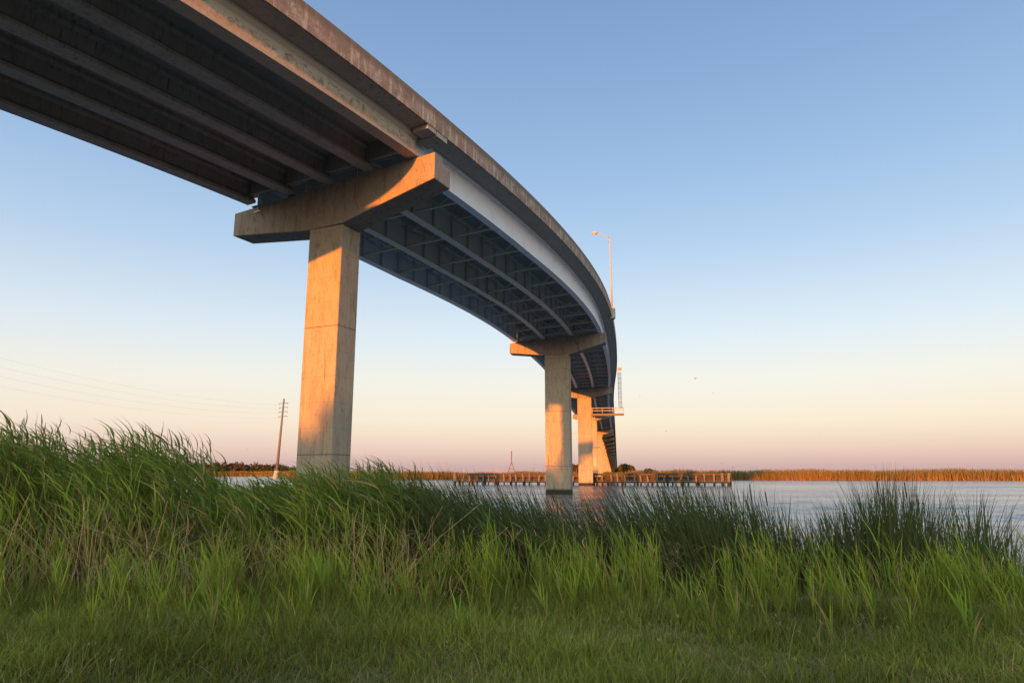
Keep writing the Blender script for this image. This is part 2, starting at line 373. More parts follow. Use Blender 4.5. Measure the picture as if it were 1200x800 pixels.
# ------------------------------------------------------------------ access platform and ladders at the third pier (parts of the bridge)
def along(s): return Matrix.Translation(AT(s, 0, 0)-Vector((0,0,AT(s,0,0).z))) @ Matrix.Rotation(-float(np.interp(s, SS, PSI)), 4, 'Z')
Mp = along(107.6)
zp = 11.75+EYE
pl = MB(); pl.box(1.35, 7.6, -1.05, -.1, zp-.22, zp, Mp); pl.box(1.35, 7.6, -1.0, -.85, zp-.42, zp-.2, Mp)
plat = pl.build('access_platform', M['dark'], bridge)
rl = MB()
for x in (1.4, 3.4, 5.5, 7.55):
    for y in (-1.02, -.13): rl.box(x-.035, x+.035, y-.035, y+.035, zp, zp+1.15, Mp)
for z in (zp+.6, zp+1.12):
    for y in (-1.02, -.13): rl.box(1.4, 7.55, y-.03, y+.03, z-.03, z+.03, Mp)
    rl.box(7.5, 7.58, -1.02, -.13, z-.03, z+.03, Mp)
rl.build('railing', M['galv'], plat)
def ladder(x, y, z0, z1, name='ladder', cage=True, w=.42):
    b = MB()
    for dx in (-w/2, w/2): b.box(x+dx-.03, x+dx+.03, y-.03, y+.03, z0, z1, Mp)
    z = z0+.15
    while z < z1: b.box(x-w/2, x+w/2, y-.02, y+.02, z-.02, z+.02, Mp); z += .32
    if cage:
        z = z0+.4
        while z <= z1:
            pts = [(x-w/2-.1, y), (x-w/2-.12, y-.5), (x, y-.75), (x+w/2+.12, y-.5), (x+w/2+.1, y)]
            for p, q in zip(pts[:-1], pts[1:]): b.bar(Mp @ Vector((*p, z)), Mp @ Vector((*q, z)), .05, .08)
            z += .95
        for p in ((x-w/2-.12, y-.5), (x, y-.75), (x+w/2+.12, y-.5)): b.box(p[0]-.025, p[0]+.025, p[1]-.025, p[1]+.025, z0+.4, z1-.05, Mp)
    return b.build(name, M['galv'], bridge)
ladder(6.95, -.3, 12.6+EYE, 21.0+EYE)
bx = MB(); bx.box(6.55, 7.45, -.6, 0, 20.55+EYE, 21.0+EYE, Mp); bx.build('ladder_head', M['pale_pole'], bridge, .03)
ladder(1.62, -.15, 5.4+EYE, zp-.4, cage=False)
sp = MB(); sp.box(1.3, 2.7, -1.0, -.1, 5.1+EYE, 5.25+EYE, Mp)
for x in (1.35, 2.65):
    for y in (-.97, -.13): sp.box(x-.03, x+.03, y-.03, y+.03, 5.25+EYE, 6.3+EYE, Mp)
for z in (5.8, 6.28): sp.box(1.35, 2.65, -.99, -.95, z+EYE-.03, z+EYE+.03, Mp)
sp.build('light_platform', M['galv'], bridge)
gb = MB(); gb.box(1.45, 1.95, -.25, .05, 1.6+EYE, 3.9+EYE, Mp); gb.build('clearance_gauge', M['galv'], bridge)
cr = MB(); cr.bar(Mp @ Vector((-1.6, .8, 8.1+EYE)), Mp @ Vector((-4.2, .8, 8.1+EYE)), .12); cr.build('conduit', M['galv'], bridge)
# ------------------------------------------------------------------ street lamp
sl = 48.6; base = AT(sl, HB+.02, 0)
lamp = thing('street_lamp', 'tall single-arm street lamp standing on the outer parapet of the bridge above its second pier', 'street lamp', base)
b = MB(); b.box(-.32, .32, -.5, .5, -.5, HP+.05); b.build('lamp_base', M['slab'], lamp, .03)
b = MB(); b.tube([(0,0,HP), (0,0,4), (0,0,9.2), (0,0,9.5)], [.11,.095,.065,.06], 10); b.build('pole', M['galv'], lamp, smooth=True)
b = MB(); b.tube([(0,0,9.3), (-.35,-.02,9.55), (-.9,-.05,9.8), (-1.5,-.1,9.92)], [.05,.045,.04,.035], 8); b.tube([(0,0,8.6), (-.3,-.02,9.15), (-.9,-.05,9.75)], .022, 6)
arm = b.build('arm', M['galv'], lamp, smooth=True)
b = MB(); b.tube([(-1.4,-.1,9.92), (-1.6,-.1,9.94), (-1.95,-.12,9.92), (-2.2,-.13,9.86)], [.06,.15,.16,.06], 10); hd = b.build('lamp_head', M['galv'], lamp, smooth=True)
b = MB(); b.tube([(-1.68,-.1,9.80), (-1.85,-.11,9.76), (-2.02,-.12,9.80)], [.05,.12,.05], 10); b.build('lens', M['lamp_glass'], hd, smooth=True)
# ------------------------------------------------------------------ ribbons (grass, reeds)
def ribbons(base, d0, bend, Ln, w, side, K, prof, colA, colB, cpow=1.0):
    N = len(base); t = np.linspace(0, 1, K+1)[None, :, None]
    P = base[:, None, :]+d0[:, None, :]*Ln[:, None, None]*t+bend[:, None, :]*Ln[:, None, None]*t**2
    W = side[:, None, :]*(w[:, None, None]*prof(t))*.5
    V = np.stack([P-W, P+W], 2).reshape(N*(K+1)*2, 3)
    i = np.arange(K); q = np.stack([i*2, i*2+1, i*2+3, i*2+2], 1)
    F = (np.arange(N)[:, None, None]*(K+1)*2+q[None]).reshape(-1, 4)
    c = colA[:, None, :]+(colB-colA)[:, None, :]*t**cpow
    Cc = np.repeat(c[:, :, None, :], 2, 2).reshape(-1, 3)
    return V, F, Cc, P
def blade_mesh(name, parts, material, loc=(0,0,0)):
    V = np.concatenate([p[0] for p in parts]); off = np.cumsum([0]+[len(p[0]) for p in parts[:-1]])
    F = np.concatenate([p[1]+o for p, o in zip(parts, off)]); Cc = np.clip(np.concatenate([p[2] for p in parts]), 0, 1)
    me = bpy.data.meshes.new(name); n = len(F)
    me.vertices.add(len(V)); me.vertices.foreach_set('co', V.astype(np.float32).ravel())
    me.loops.add(n*4); me.loops.foreach_set('vertex_index', F.astype(np.int32).ravel())
    me.polygons.add(n); me.polygons.foreach_set('loop_start', np.arange(0, n*4, 4, dtype=np.int32)); me.polygons.foreach_set('loop_total', np.full(n, 4, np.int32))
    me.update(calc_edges=True)
    a = me.color_attributes.new('Col', 'FLOAT_COLOR', 'POINT'); a.data.foreach_set('color', np.concatenate([Cc, np.ones((len(Cc), 1))], 1).astype(np.float32).ravel())
    return link(name, me, material)
def unit(a): return a/np.maximum(np.linalg.norm(a, axis=1, keepdims=True), 1e-6)
def rnd(n, a, b): return R.uniform(a, b, n)
def hs(n): # random horizontal side vectors, biased towards facing the viewer
    a = R.normal(0, .75, n); return np.stack([np.cos(a), np.sin(a), np.zeros(n)], 1)
def vary(n, c, v=.38, hue=.14):
    k = rnd(n, 1-v, 1+v)[:, None]; return np.array(c)[None]*k*(1+R.normal(0, hue, (n, 3))*np.array([1, .4, .6]))
stemp = lambda t: 1-.35*t
leafp = lambda t: np.clip(np.minimum(.35+4*t, 1)*(1-t**1.8), .03, 1)
def clump(X, Y, n, k, spread):   # keeps plants in loose clumps
    cx = rnd(k, X[0], X[1]); cy = rnd(k, Y[0], Y[1]); i = R.integers(0, k, n)
    return cx[i]+R.normal(0, spread, n), cy[i]+R.normal(0, spread, n)
def shore(x): return 11.3+.35*np.sin(x*.55+1)+.25*np.sin(x*1.7)+np.interp(x, [-60,-14,-4,2,40], [4,3,1.2,0,-.2])
def gz(x, y):
    d = shore(x)-y
    g = np.interp(d, [-40,-12,-3,0,.8,1.6,3.5,7,60], [-1.6,-1.1,-.32,-.02,.2,.36,.46,.55,.7])
    return g+.03*np.sin(x*2.1+y*1.3)+.025*np.sin(x*.9-y*2.3)
def reeds(x, y, H, colS0, colS1, colL0, colL1, lean, wind, nl, llen, lw, tmin=.25, sw=.009, upr=1.0):
    n = len(x); base = np.stack([x, y, gz(x, y)-.03], 1)
    ln = np.stack([R.normal(lean, .10, n), R.normal(0, .10, n), np.zeros(n)], 1)
    d0 = np.array([0,0,1.])+ln*.45; bend = ln*.8-np.array([0,0,1])[None]*(np.abs(ln[:, :1])*.12)
    bend[:, 0] -= wind*rnd(n, .05, .2)
    st = ribbons(base, d0, bend, H, np.full(n, sw)*rnd(n, .8, 1.4), hs(n), 6, stemp, colS0, colS1)
    parts = [st[:3]]
    for j in range(nl):
        tt = np.clip(tmin+(1-tmin)*((j+rnd(n, 0, .8))/nl), 0, .99)[:, None]
        p = base+d0*H[:, None]*tt+bend*H[:, None]*tt**2
        we = wind*(.22+1.0*tt[:, 0]**2)
        az = np.where(j % 2 == 0, 0, math.pi)+R.normal(0, .8, n)
        hdir = np.stack([np.cos(az), np.sin(az), np.zeros(n)], 1)
        up = rnd(n, .8, 2.0)[:, None]
        dd = unit(hdir*rnd(n, .35, .8)[:, None]/upr+np.stack([-we*.4, we*0, we*0], 1)+np.array([0,0,1.])*up)
        bd = np.stack([-we*rnd(n, .2, .9)+R.normal(0, .10, n), R.normal(0, .12, n), -rnd(n, .02, .4)/upr], 1)+hdir*.1
        LL = llen*rnd(n, .65, 1.25)*(.75+.35*np.sin(math.pi*np.clip(tt[:, 0], 0, 1)))
        sd = unit(np.cross(dd, R.normal(0, 1, (n, 3))+np.array([0, -1.4, .5])))
        f = np.clip((tt-.15)/.5, 0, 1)
        cA = colL0*f+colS0*(1-f); cB = colL1*f+colS0*(1-f)
        dead = (R.uniform(0, 1, n) < .07)[:, None]; cA = np.where(dead, np.array(TAN)*.7, cA); cB = np.where(dead, np.array(TAN)*.9, cB)
        r = ribbons(p, dd, bd, LL, np.full(n, lw)*rnd(n, .7, 1.25), sd, 5, leafp, cA, cB)
        parts.append(r[:3])
    return parts
TAN, DRK, GRN, MID, LIME = (.30,.21,.10), (.035,.062,.018), (.055,.088,.015), (.095,.14,.018), (.19,.255,.026)
# 1. tall common reed on the left
HX = [-40,-14,-11,-9.9,-9.3,-8.9,-8.5,-8.1,-7.6,-7,-6.4,-5.8,-5.5,-5.1,-4.7,-4.2,-3.6,-2.8,-2.2,-1.7,-1.2,40]
HH = [2.9,2.9,2.95,2.9,3.05,3.3,3.15,2.85,2.75,2.95,3.0,2.98,2.8,2.1,1.95,2.05,2.2,2.3,2.4,2.35,1.8,1.3]
def tall(n, X, Y, hs_=(.72, 1.0)):
    x, y = clump(X, Y, n, n//7, .16)
    xe = x*13/np.clip(y, 9, 30); H = (EYE+(np.interp(xe, HX, HH)-EYE)*(y/13)-gz(x, y))*rnd(n, *hs_)
    return x, y, H
n = 2300; x, y, H = tall(n, (-15, -1.5), (11, 16.3))
P1 = reeds(x, y, H, vary(n, (.12,.115,.045)), vary(n, GRN), vary(n, GRN, .3), vary(n, MID, .4), -.05, 1.0, 11, .54, .027, .22, .013)
n = 700; x, y = clump((-15, -2), (10.6, 12.5), n, 90, .2); H = rnd(n, 1.2, 2.0)*np.interp(x, [-6,-1.5], [1, .75])
P1 += reeds(x, y, H, vary(n, (.15,.15,.05)), vary(n, MID), vary(n, MID, .3), vary(n, LIME, .3), -.08, .6, 8, .46, .022, .2, .01, 1.3)
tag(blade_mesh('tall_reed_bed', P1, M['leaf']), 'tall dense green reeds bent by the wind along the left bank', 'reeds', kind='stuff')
# dead tan stems in it
n = 1500; x, y = clump((-15, -1.2), (10, 13), n, 260, .2); base = np.stack([x, y, gz(x, y)-.02], 1)
tilt = R.normal(0, .28, (n, 3)); tilt[:, 2] = 0
pd = [ribbons(base, np.array([0,0,1.])+tilt, tilt*rnd(n, -.8, 1.6)[:, None], rnd(n, .5, 1.5), rnd(n, .006, .013), hs(n), 3, stemp, vary(n, TAN, .4), vary(n, (.30,.22,.12), .4))[:3]]
n = 5000; x, y = clump((-15, 6), (10, 12.6), n, 400, .3); x = np.where(R.uniform(0,1,n) < .5, x*.6-4, x); base = np.stack([x, y, gz(x, y)+rnd(n, 0, 1.0)], 1)
az = rnd(n, 0, 6.28); dd = np.stack([np.cos(az)*.8, np.sin(az)*.8, rnd(n, -.2, .7)], 1)
pd.append(ribbons(base, dd, np.stack([R.normal(0,.2,n), R.normal(0,.2,n), -rnd(n,.2,.9)], 1), rnd(n, .2, .5), rnd(n, .008, .018), hs(n), 4, leafp, vary(n, (.20,.14,.08), .4), vary(n, TAN, .4))[:3])
tag(blade_mesh('dead_reeds', pd, M['leaf']), 'dry tan dead stems and curled leaves low among the green reeds', 'dead reeds', kind='stuff')
# 2. cattails, dark, in the shallows, middle and right
CX = [-3,-1.9,-1.3,-.6,.3,.8,1.6,2.1,2.7,3.5,4.2,4.8,5.3,5.7,6.1,6.5,6.9,7.3,7.7,8.0,8.5,8.8,9.2,9.8,14,30]
CH = [x+.33 for x in [1.75,2.15,2.15,2.15,2.0,1.8,1.6,1.7,1.95,1.95,1.85,1.7,1.35,1.2,1.4,1.7,2.0,1.9,1.5,1.45,1.7,1.35,1.1,1.0,1.0,1.0]]
def cattail(n, X, Y, lean, k, sparse=None):
    cx, cy = rnd(k, *X), rnd(k, *Y)
    dn = np.sin(cx*2.3+1)*np.sin(cx*.9+cy*1.9)+R.uniform(-1, 1.4, k); cx, cy = cx[dn > -.2], cy[dn > -.2]; k = len(cx)
    if sparse is not None:
        keep = R.uniform(0, 1, k) < np.interp(cx*13/cy, *sparse); cx, cy = cx[keep], cy[keep]; k = len(cx)
    i = R.integers(0, k, n); x = cx[i]+R.normal(0, .07, n); y = cy[i]+R.normal(0, .07, n)
    H = (EYE+(np.interp(x*13/y, CX, CH)-EYE)*(y/13)-gz(x, y))*rnd(n, .5, 1.07)
    base = np.stack([x, y, gz(x, y)-.02], 1)
    fan = R.normal(0, .085, (n, 3))+R.normal(0, .06, (k, 3))[i]; fan[:, 2] = 0; fan[:, 0] += lean(x*13/y)
    d0 = np.array([0,0,1.])+fan*.7; bend = fan*rnd(n, .2, 1.3)[:, None]; bend[:, 2] -= np.abs(fan[:, 0])*.35
    arc = R.uniform(0, 1, n) < .12; bend[arc, 0] += R.normal(0, .5, arc.sum()); bend[arc, 2] -= .25
    return ribbons(base, d0, bend, H, rnd(n, .016, .032), hs(n), 7, lambda t: np.clip(1-t**3.2, .04, 1)*(1-.25*t), vary(n, (.075,.075,.03)), vary(n, DRK, .35, .15))[:3]
leanf = lambda u: np.interp(u, [-3, 0, 3, 5, 6.5, 8, 10], [-.42, -.36, -.22, -.15, -.02, .03, .05])
pc = [cattail(7000, (-3.4, 5.6), (11.6, 14.6), leanf, 1500), cattail(3200, (-3.8, 1.2), (11.6, 15), leanf, 900), cattail(1800, (5.2, 9.6), (11.3, 13.6), leanf, 420, ([5, 6, 6.3, 7.6, 7.9, 8.6, 9.2], [.6, .6, 1, 1, .4, .55, .2])), cattail(300, (9, 16), (11.3, 13.4), leanf, 40)]
# seed-head stalks
n = 20; x = np.concatenate([rnd(13, -2, 5.4), rnd(7, 6.2, 8)]); y = rnd(n, 11.8, 14); H = (np.interp(x*13/y, CX, CH)-gz(x, y))*rnd(n, .8, 1.0); ln = leanf(x*13/y)
base = np.stack([x, y, gz(x, y)], 1); d0 = np.stack([ln*.8+R.normal(0, .06, n), R.normal(0,.05,n), np.ones(n)], 1)
r = ribbons(base, d0, d0*0, H, np.full(n, .007), hs(n), 3, stemp, vary(n, DRK), vary(n, (.10,.08,.04))); pc.append(r[:3])
tip = base+d0*(H*.84)[:, None]; 
for sdv in ((1,0,0), (0,1,0)): pc.append(ribbons(tip, d0, d0*0, H*.12, np.full(n, .024), np.tile(np.array(sdv, float), (n, 1)), 2, lambda t: 1+0*t, vary(n, (.07,.035,.018)), vary(n, (.09,.045,.02)))[:3])
tag(blade_mesh('cattail_bed', pc, M['leaf']), 'dark green cattails leaning over the shallow water in the middle and right', 'cattails', kind='stuff')
# 3. young bright reeds in front
n = 2300; x, y = clump((-13, 14), (7.2, 11.9), n, 520, .12); kk = ((x > -4.5) | (R.uniform(0, 1, n) < .5)) & ((y > 8.4) | (R.uniform(0, 1, n) < .45)); x, y = x[kk], y[kk]; n = len(x)
hm = np.interp(x*10/y, [-10, -5, -1, 0, 1.5, 3, 4.5, 5.2, 6.4, 7.4, 9], [.85,.95,.95,1.1,.95,.95,1.1,1.0,1.15,1.0,.75])*np.interp(y, [7.2, 8.3, 9.2, 11, 12.2], [.35, .6, .85, .95, .98])
H = hm*rnd(n, .5, 1.1)*(1+.3*np.sin(x*3.1+y)*np.sin(y*2.3-x*.7))
P3 = reeds(x, y, H, vary(n, (.10,.12,.02)), vary(n, MID), vary(n, MID, .35), vary(n, LIME, .4), -.05, .28, 7, .38, .015, .08, .009, 2.4)
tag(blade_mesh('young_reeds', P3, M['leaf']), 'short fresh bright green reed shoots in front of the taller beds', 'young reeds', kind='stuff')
# 4. meadow grass
def grass(n, X, Y, h, w, c0, c1, k=None, sp=.1, lean=.25):
    if k: x, y = clump(X, Y, n, k, sp)
    else: x, y = rnd(n, *X), rnd(n, *Y)
    ok = y < shore(x)-.15; x, y = x[ok], y[ok]; n = len(x)
    patch = .75+.35*np.sin(x*1.1+np.sin(y*1.7)*1.3)*np.sin(y*1.5+x*.4)
    base = np.stack([x, y, gz(x, y)-.01], 1); f = R.normal(0, lean, (n, 3)); f[:, 2] = 0; bd = f*rnd(n, .3, 1.6)[:, None]; bd[:, 2] -= np.abs(f).sum(1)*.35
    tint = (.85+.3*np.sin(x*.8+y*.6)*np.sin(x*.37-y*1.1))[:, None]
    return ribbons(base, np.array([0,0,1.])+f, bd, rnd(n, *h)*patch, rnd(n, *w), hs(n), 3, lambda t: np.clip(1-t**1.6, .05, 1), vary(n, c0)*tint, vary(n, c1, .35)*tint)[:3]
pg = [grass(36000, (-6.5, 7), (4.4, 7.5), (.07, .20), (.005, .010), (.04,.045,.012), (.145,.185,.028)), grass(75000, (-10, 10.5), (4.6, 11.4), (.08, .24), (.0045, .009), (.04,.045,.012), (.145,.185,.028)),  # blade feet coloured darker, painting shade into the gaps between blades
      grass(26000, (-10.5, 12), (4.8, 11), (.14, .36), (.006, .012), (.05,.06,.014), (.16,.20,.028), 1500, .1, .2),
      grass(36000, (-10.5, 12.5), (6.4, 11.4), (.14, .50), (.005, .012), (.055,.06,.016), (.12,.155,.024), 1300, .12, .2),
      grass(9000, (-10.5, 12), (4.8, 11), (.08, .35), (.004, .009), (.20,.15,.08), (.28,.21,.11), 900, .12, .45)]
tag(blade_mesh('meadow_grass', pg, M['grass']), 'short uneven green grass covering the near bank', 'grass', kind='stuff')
# pale weed heads
n = 260; x, y = clump((-6, 8), (5.5, 8.5), n, 60, .25); z = gz(x, y); H = rnd(n, .15, .35)
base = np.stack([x, y, z], 1); f = R.normal(0, .15, (n, 3)); f[:, 2] = 0
pw = [ribbons(base, np.array([0,0,1.])+f, f, H, np.full(n, .003), hs(n), 2, stemp, vary(n, (.14,.12,.05)), vary(n, (.2,.16,.1)))[:3]]
for j in range(4):
    az = rnd(n, 0, 6.28); dd = np.stack([np.cos(az), np.sin(az), rnd(n, .2, 1)], 1)
    pw.append(ribbons(base+(np.array([0,0,1.])+f*2)*H[:, None], dd, dd*0, rnd(n, .02, .05), np.full(n, .006), hs(n), 2, leafp, vary(n, (.16,.14,.09)), vary(n, (.22,.19,.12)))[:3])
tag(blade_mesh('weeds', pw, M['grass']), 'small pale seed heads scattered through the near grass', 'weeds', kind='stuff')
# ------------------------------------------------------------------ ground, water
def far_shore(x):  # distance to the far bank
    return np.interp(x, [-900, -260, -210, -95, -60, 0, 180, 900], [760, 700, 640, 330, 290, 275, 240, 200])
def grid_mesh(name, xs, ys, zf, material):
    X, Y = np.meshgrid(xs, ys); Z = zf(X, Y); V = np.stack([X, Y, Z], 2).reshape(-1, 3); nx, ny = len(xs), len(ys)
    i, j = np.meshgrid(np.arange(nx-1), np.arange(ny-1)); a = (j*nx+i).ravel(); F = np.stack([a, a+1, a+nx+1, a+nx], 1)
    me = bpy.data.meshes.new(name); me.from_pydata(V.tolist(), [], F.tolist()); me.shade_smooth(); return link(name, me, material)
def gall(X, Y):
    near = gz(X, Y); fs = far_shore(X)
    far = np.interp(Y-fs, [-30, -3, 3, 60], [-1.6, -.5, .35, .6]); return np.where(Y > 60, far, near)
xs = np.concatenate([[-9000,-4000,-1500,-800,-500,-300,-200,-120,-80,-50,-30], np.arange(-20, 20.1, .4), [30,50,80,120,200,300,500,800,1500,4000,9000]])
ys = np.concatenate([[-3000,-1000,-400,-200,-100,-50,-25,-10,0], np.arange(3, 20, .35), [25,30,40,55,100,170], np.arange(190, 340, 8), np.arange(350, 800, 25), [1000,1500,2500,5000,9000]])
tag(grid_mesh('ground', xs, ys, gall, M['ground']), kind='structure')
def river():
    u = np.concatenate([[-9,-5,-3,-2,-1.5], np.linspace(-1.15, 1.15, 440), [1.5,2,3,5,9]])
    y = np.concatenate([[4, 7], 9.5*1.011**np.arange(0, 380), [800,1200,2500,9000]])
    U, Y = np.meshgrid(u, y); X = U*Y; Z = np.zeros_like(X); cell = Y*.011
    rg = np.random.default_rng(5)
    lane = .55+.45*np.tanh(1.6*(np.sin(Y*.13+1.2*np.sin(X*.03)+1)+.7*np.sin(Y*.047+X*.021)+.5*np.sin(Y*.31+X*.05+2)))
    for i in range(46):
        lam = 10**rg.uniform(-.42, .55); th = rg.normal(0, .55); k = 2*math.pi/lam; ph = rg.uniform(0, 6.28)
        wob = .6*np.sin(X*.11*rg.uniform(.5, 2)+rg.uniform(0, 6))+.6*np.sin(Y*.17*rg.uniform(.5, 2)+rg.uniform(0, 6))
        fade = np.exp(-(cell*2.6/lam)**2)
        env = .5+.5*np.sin(X*rg.uniform(.05, .35)+Y*rg.uniform(.05, .35)+ph)
        Z += fade*env*.040/k*np.sin(k*(X*math.sin(th)+Y*math.cos(th))+ph+wob)*1.35
    Z *= lane*np.clip((Y-4)/8, 0, 1)
    V = np.stack([X, Y, Z], 2).reshape(-1, 3); nx, ny = len(u), len(y)
    i, j = np.meshgrid(np.arange(nx-1), np.arange(ny-1)); q = (j*nx+i).ravel(); F = np.stack([q, q+1, q+nx+1, q+nx], 1)
    me = bpy.data.meshes.new('river'); me.from_pydata(V.tolist(), [], F.tolist()); me.shade_smooth(); return me
tag(link('river', river(), M['water']), kind='structure')
# ------------------------------------------------------------------ far marsh
n = 52000; x = rnd(n, -420, 300); fs = far_shore(x); dep = R.exponential(9, n); y = fs+dep
k = y/270
hh = np.interp(x/y, [-.5,-.33,-.25,-.1,.1,.3,.8], [5.5,5.0,3.6,3.2,3.3,3.9,4.2])*rnd(n, .72, 1.03)+.25*np.sin(x*.13)+.2*np.sin(x*.41)
base = np.stack([x, y, np.full(n, .0)], 1); f = R.normal(0, .1, (n, 3)); f[:, 2] = 0
front = np.exp(-dep/5)[:, None]; pt = (.5+.5*np.sin(x*.05+1.5*np.sin(x*.021)))[:, None]
cl = (np.array([.135,.078,.033])*front+np.array([.11,.085,.03])*(1-front))*(.8+.35*pt); cu = np.array([.105,.085,.028])*(1-.35*pt)+np.array([.13,.13,.04])*.35*pt
wv = rnd(n, .12, .32)*k
pm = [ribbons(base, np.array([0,0,1.])+f, f, hh, wv, hs(n), 2, lambda t: 1-.75*t, cl*rnd(n,.7,1.3)[:, None], cu*rnd(n,.7,1.3)[:, None])[:3]]
n = 500; x = rnd(n, -200, 300); y = far_shore(x)+rnd(n, 3, 60); base = np.stack([x, y, np.zeros(n)], 1); f = R.normal(0,.06,(n,3)); f[:,2]=0
pm.append(ribbons(base, np.array([0,0,1.])+f, f, rnd(n, 4.2, 5.6), np.full(n, .14), hs(n), 2, lambda t: 1-.6*t, vary(n, (.2,.15,.08)), vary(n, (.25,.18,.1)))[:3])
tag(blade_mesh('far_marsh', pm, M['marsh']), 'sunlit band of orange and olive marsh reeds along the far bank', 'marsh', kind='stuff')
# ------------------------------------------------------------------ trees
def crown(cx, cy, cz, rx, ry, rz, n, lw, cols, lobes=7):
    L_ = np.clip(R.normal(0, .42, (lobes, 3)), -.6, .6)*np.array([rx, ry, rz])*.9; lr = rnd(lobes, .42, .7)
    i = R.integers(0, lobes, n); v = unit(R.normal(0, 1, (n, 3)))*(rnd(n, .55, 1)[:, None])
    p = L_[i]+v*lr[i][:, None]*np.array([rx, ry, rz])+np.array([cx, cy, cz])
    d = unit(R.normal(0, 1, (n, 3))); s = unit(np.cross(d, R.normal(0, 1, (n, 3))))
    c = vary(n, cols, .4); return ribbons(p, d, d*0, np.full(n, lw)*rnd(n, .6, 1.3), np.full(n, lw*.7), s, 1, lambda t: 1-.3*t, c, c)[:3]
def tree(name, label, cat, x, y, h, w, cols, group=None, n=900, lobes=7):
    t = thing(name, label, cat, (x, y, 0), group)
    b = MB(); b.tube([(0,0,0), (.1,0,h*.3), (0,.05,h*.6)], [h*.035, h*.028, h*.012], 7)
    for a in (0, 1.3, 2.6, 3.9, 5.2): b.tube([(0,0,h*.3), (math.cos(a)*w*.22, math.sin(a)*w*.22, h*.62)], [h*.015, h*.006], 5)
    b.build('trunk', M['bark'], t)
    c = blade_mesh('crown', [crown(0, 0, h*.58, w*.5, w*.5, h*.42, n, h*.09, cols, lobes)], M['tree']); c.parent = t; return t
def ax(px, d): return ((px-600)/814*d)
FT = [(737, 320, 7.4, 9, 'round dark bush tree standing tallest above the marsh just right of the bridge'),
      (724, 330, 5.2, 7, 'small dark bush between the bridge columns and the round tree on the far bank'),
      (757, 335, 5.2, 8, 'low olive bush just right of the round dark tree on the far bank'),
      (674, 330, 7.0, 7, 'dark bush seen in the gap between the second and third bridge piers')]
for px, d, h, w, lb in FT: tree('far_tree', lb, 'tree', ax(px, d), d, h, w, (.055,.05,.018), None, 2600)
# dark wood beyond the marsh on the far left
pt_ = []
for i in range(150):
    px = 225+i*.92+random.uniform(-1, 1); d = 820+random.uniform(-15, 15); h = np.interp(px, [225, 300, 350, 370], [15, 15, 9.5, 4])*random.uniform(.8, 1.05)
    pt_.append(crown(ax(px, d), d, h*.52, 5, 5, h*.5, 170, 2.0, random.choice([(.035,.042,.018), (.05,.04,.025), (.06,.035,.03)]), 4))
for i in range(120):
    px = 225-i*4.5; d = 830; h = 15*random.uniform(.8, 1.05); pt_.append(crown(ax(px, d), d, h*.52, 12, 5, h*.5, 130, 2.6, (.04,.042,.02), 4))
tag(blade_mesh('far_wood', pt_, M['tree']), 'thin dark line of woods beyond the marsh at the left', 'woods', kind='stuff')
# ------------------------------------------------------------------ timber fender
fl = Vector((-11.9, 149, 0)); fr = Vector((41.0, 131.5, 0)); fd = (fr-fl).normalized(); fn = Vector((-fd.y, fd.x, 0)); flen = (fr-fl).length
Mf = Matrix.Translation(fl) @ Matrix.Rotation(math.atan2(fd.y, fd.x), 4, 'Z')
fender = thing('timber_fender', 'long low weathered timber pile fender standing in the river beside the bridge piers', 'fender', fl)
Ml = Matrix.Rotation(math.atan2(fd.y, fd.x), 4, 'Z')
wl = MB()
for z, hgt in ((2.28, .34), (1.72, .16), (1.2, .16), (.78, .2)): wl.box(-.3, flen+.3, .30, .48, z-hgt, z, Ml); 
wl.box(-.3, flen+.3, 1.5, 1.75, 2.0, 2.35, Ml); wl.box(-.3, flen+.3, 1.5, 1.75, 1.2, 1.5, Ml); wl.box(-.3, flen+.3, 1.5, 1.75, .5, .8, Ml)
for z in (1.0, 1.6, 2.12): wl.box(-.3, flen+.3, 1.0, 1.1, z-.13, z+.12, Ml)
wl.build('waler', M['waler'], fender)
npil = 38
for i in range(npil):
    x = flen*i/(npil-1)+random.uniform(-.3, .3); r = random.uniform(.16, .21); h = random.uniform(1.75, 2.35)
    if i in (0, npil-1, npil-2): r = .3; h = 2.4
    b = MB(); b.tube([Ml @ Vector((x, 0, -1)), Ml @ Vector((x+random.uniform(-.05, .05), .02, h*.6)), Ml @ Vector((x+random.uniform(-.16,.16), .03, h))], [r, r*.97, r*.9], 9)
    b.build('pile', M['pile'], fender)
bk = MB()
for i in range(20):
    x = flen*i/19; bk.tube([Ml @ Vector((x, 2.0, -1)), Ml @ Vector((x, 2.0, 2.3))], .24, 7)
bk.build('rear_piles', M['pile'], fender)
# ------------------------------------------------------------------ transmission pole and wires
pd_ = 450.; px0, py0 = ax(325.5, pd_), pd_
tp = thing('transmission_pole', 'tall slim transmission pole with short crossarms standing left of the first bridge pier', 'utility pole', (px0, py0, 0))
b = MB(); b.tube([(0,0,4.5), (.7,0,25), (1.7,0,51)], [1.0, .8, .5], 10); b.build('pole', M['pole'], tp, smooth=True)
b = MB(); b.tube([(-.4,0,-.5), (0,0,4.6)], [2.0, 1.5], 10); b.build('pole_base', M['pale_pole'], tp, smooth=True)
AH = (48.0, 45.2, 42.4, 39.4)
for z in AH:
    b = MB(); b.bar((-2.0, 2.2, z), (5.2, -2.2, z), .28); b.bar((5.0,-2.1,z), (5.0,-2.1,z-1.0), .25); b.bar((-1.8,2.1,z), (-1.8,2.1,z-1.0), .25); b.build('crossarm', M['dark'], tp)
wlab = ['topmost faint power line stretching left from the transmission pole', 'second faint power line from the top, left of the transmission pole', 'third faint power line from the top, left of the transmission pole', 'lowest faint power line stretching left from the transmission pole']
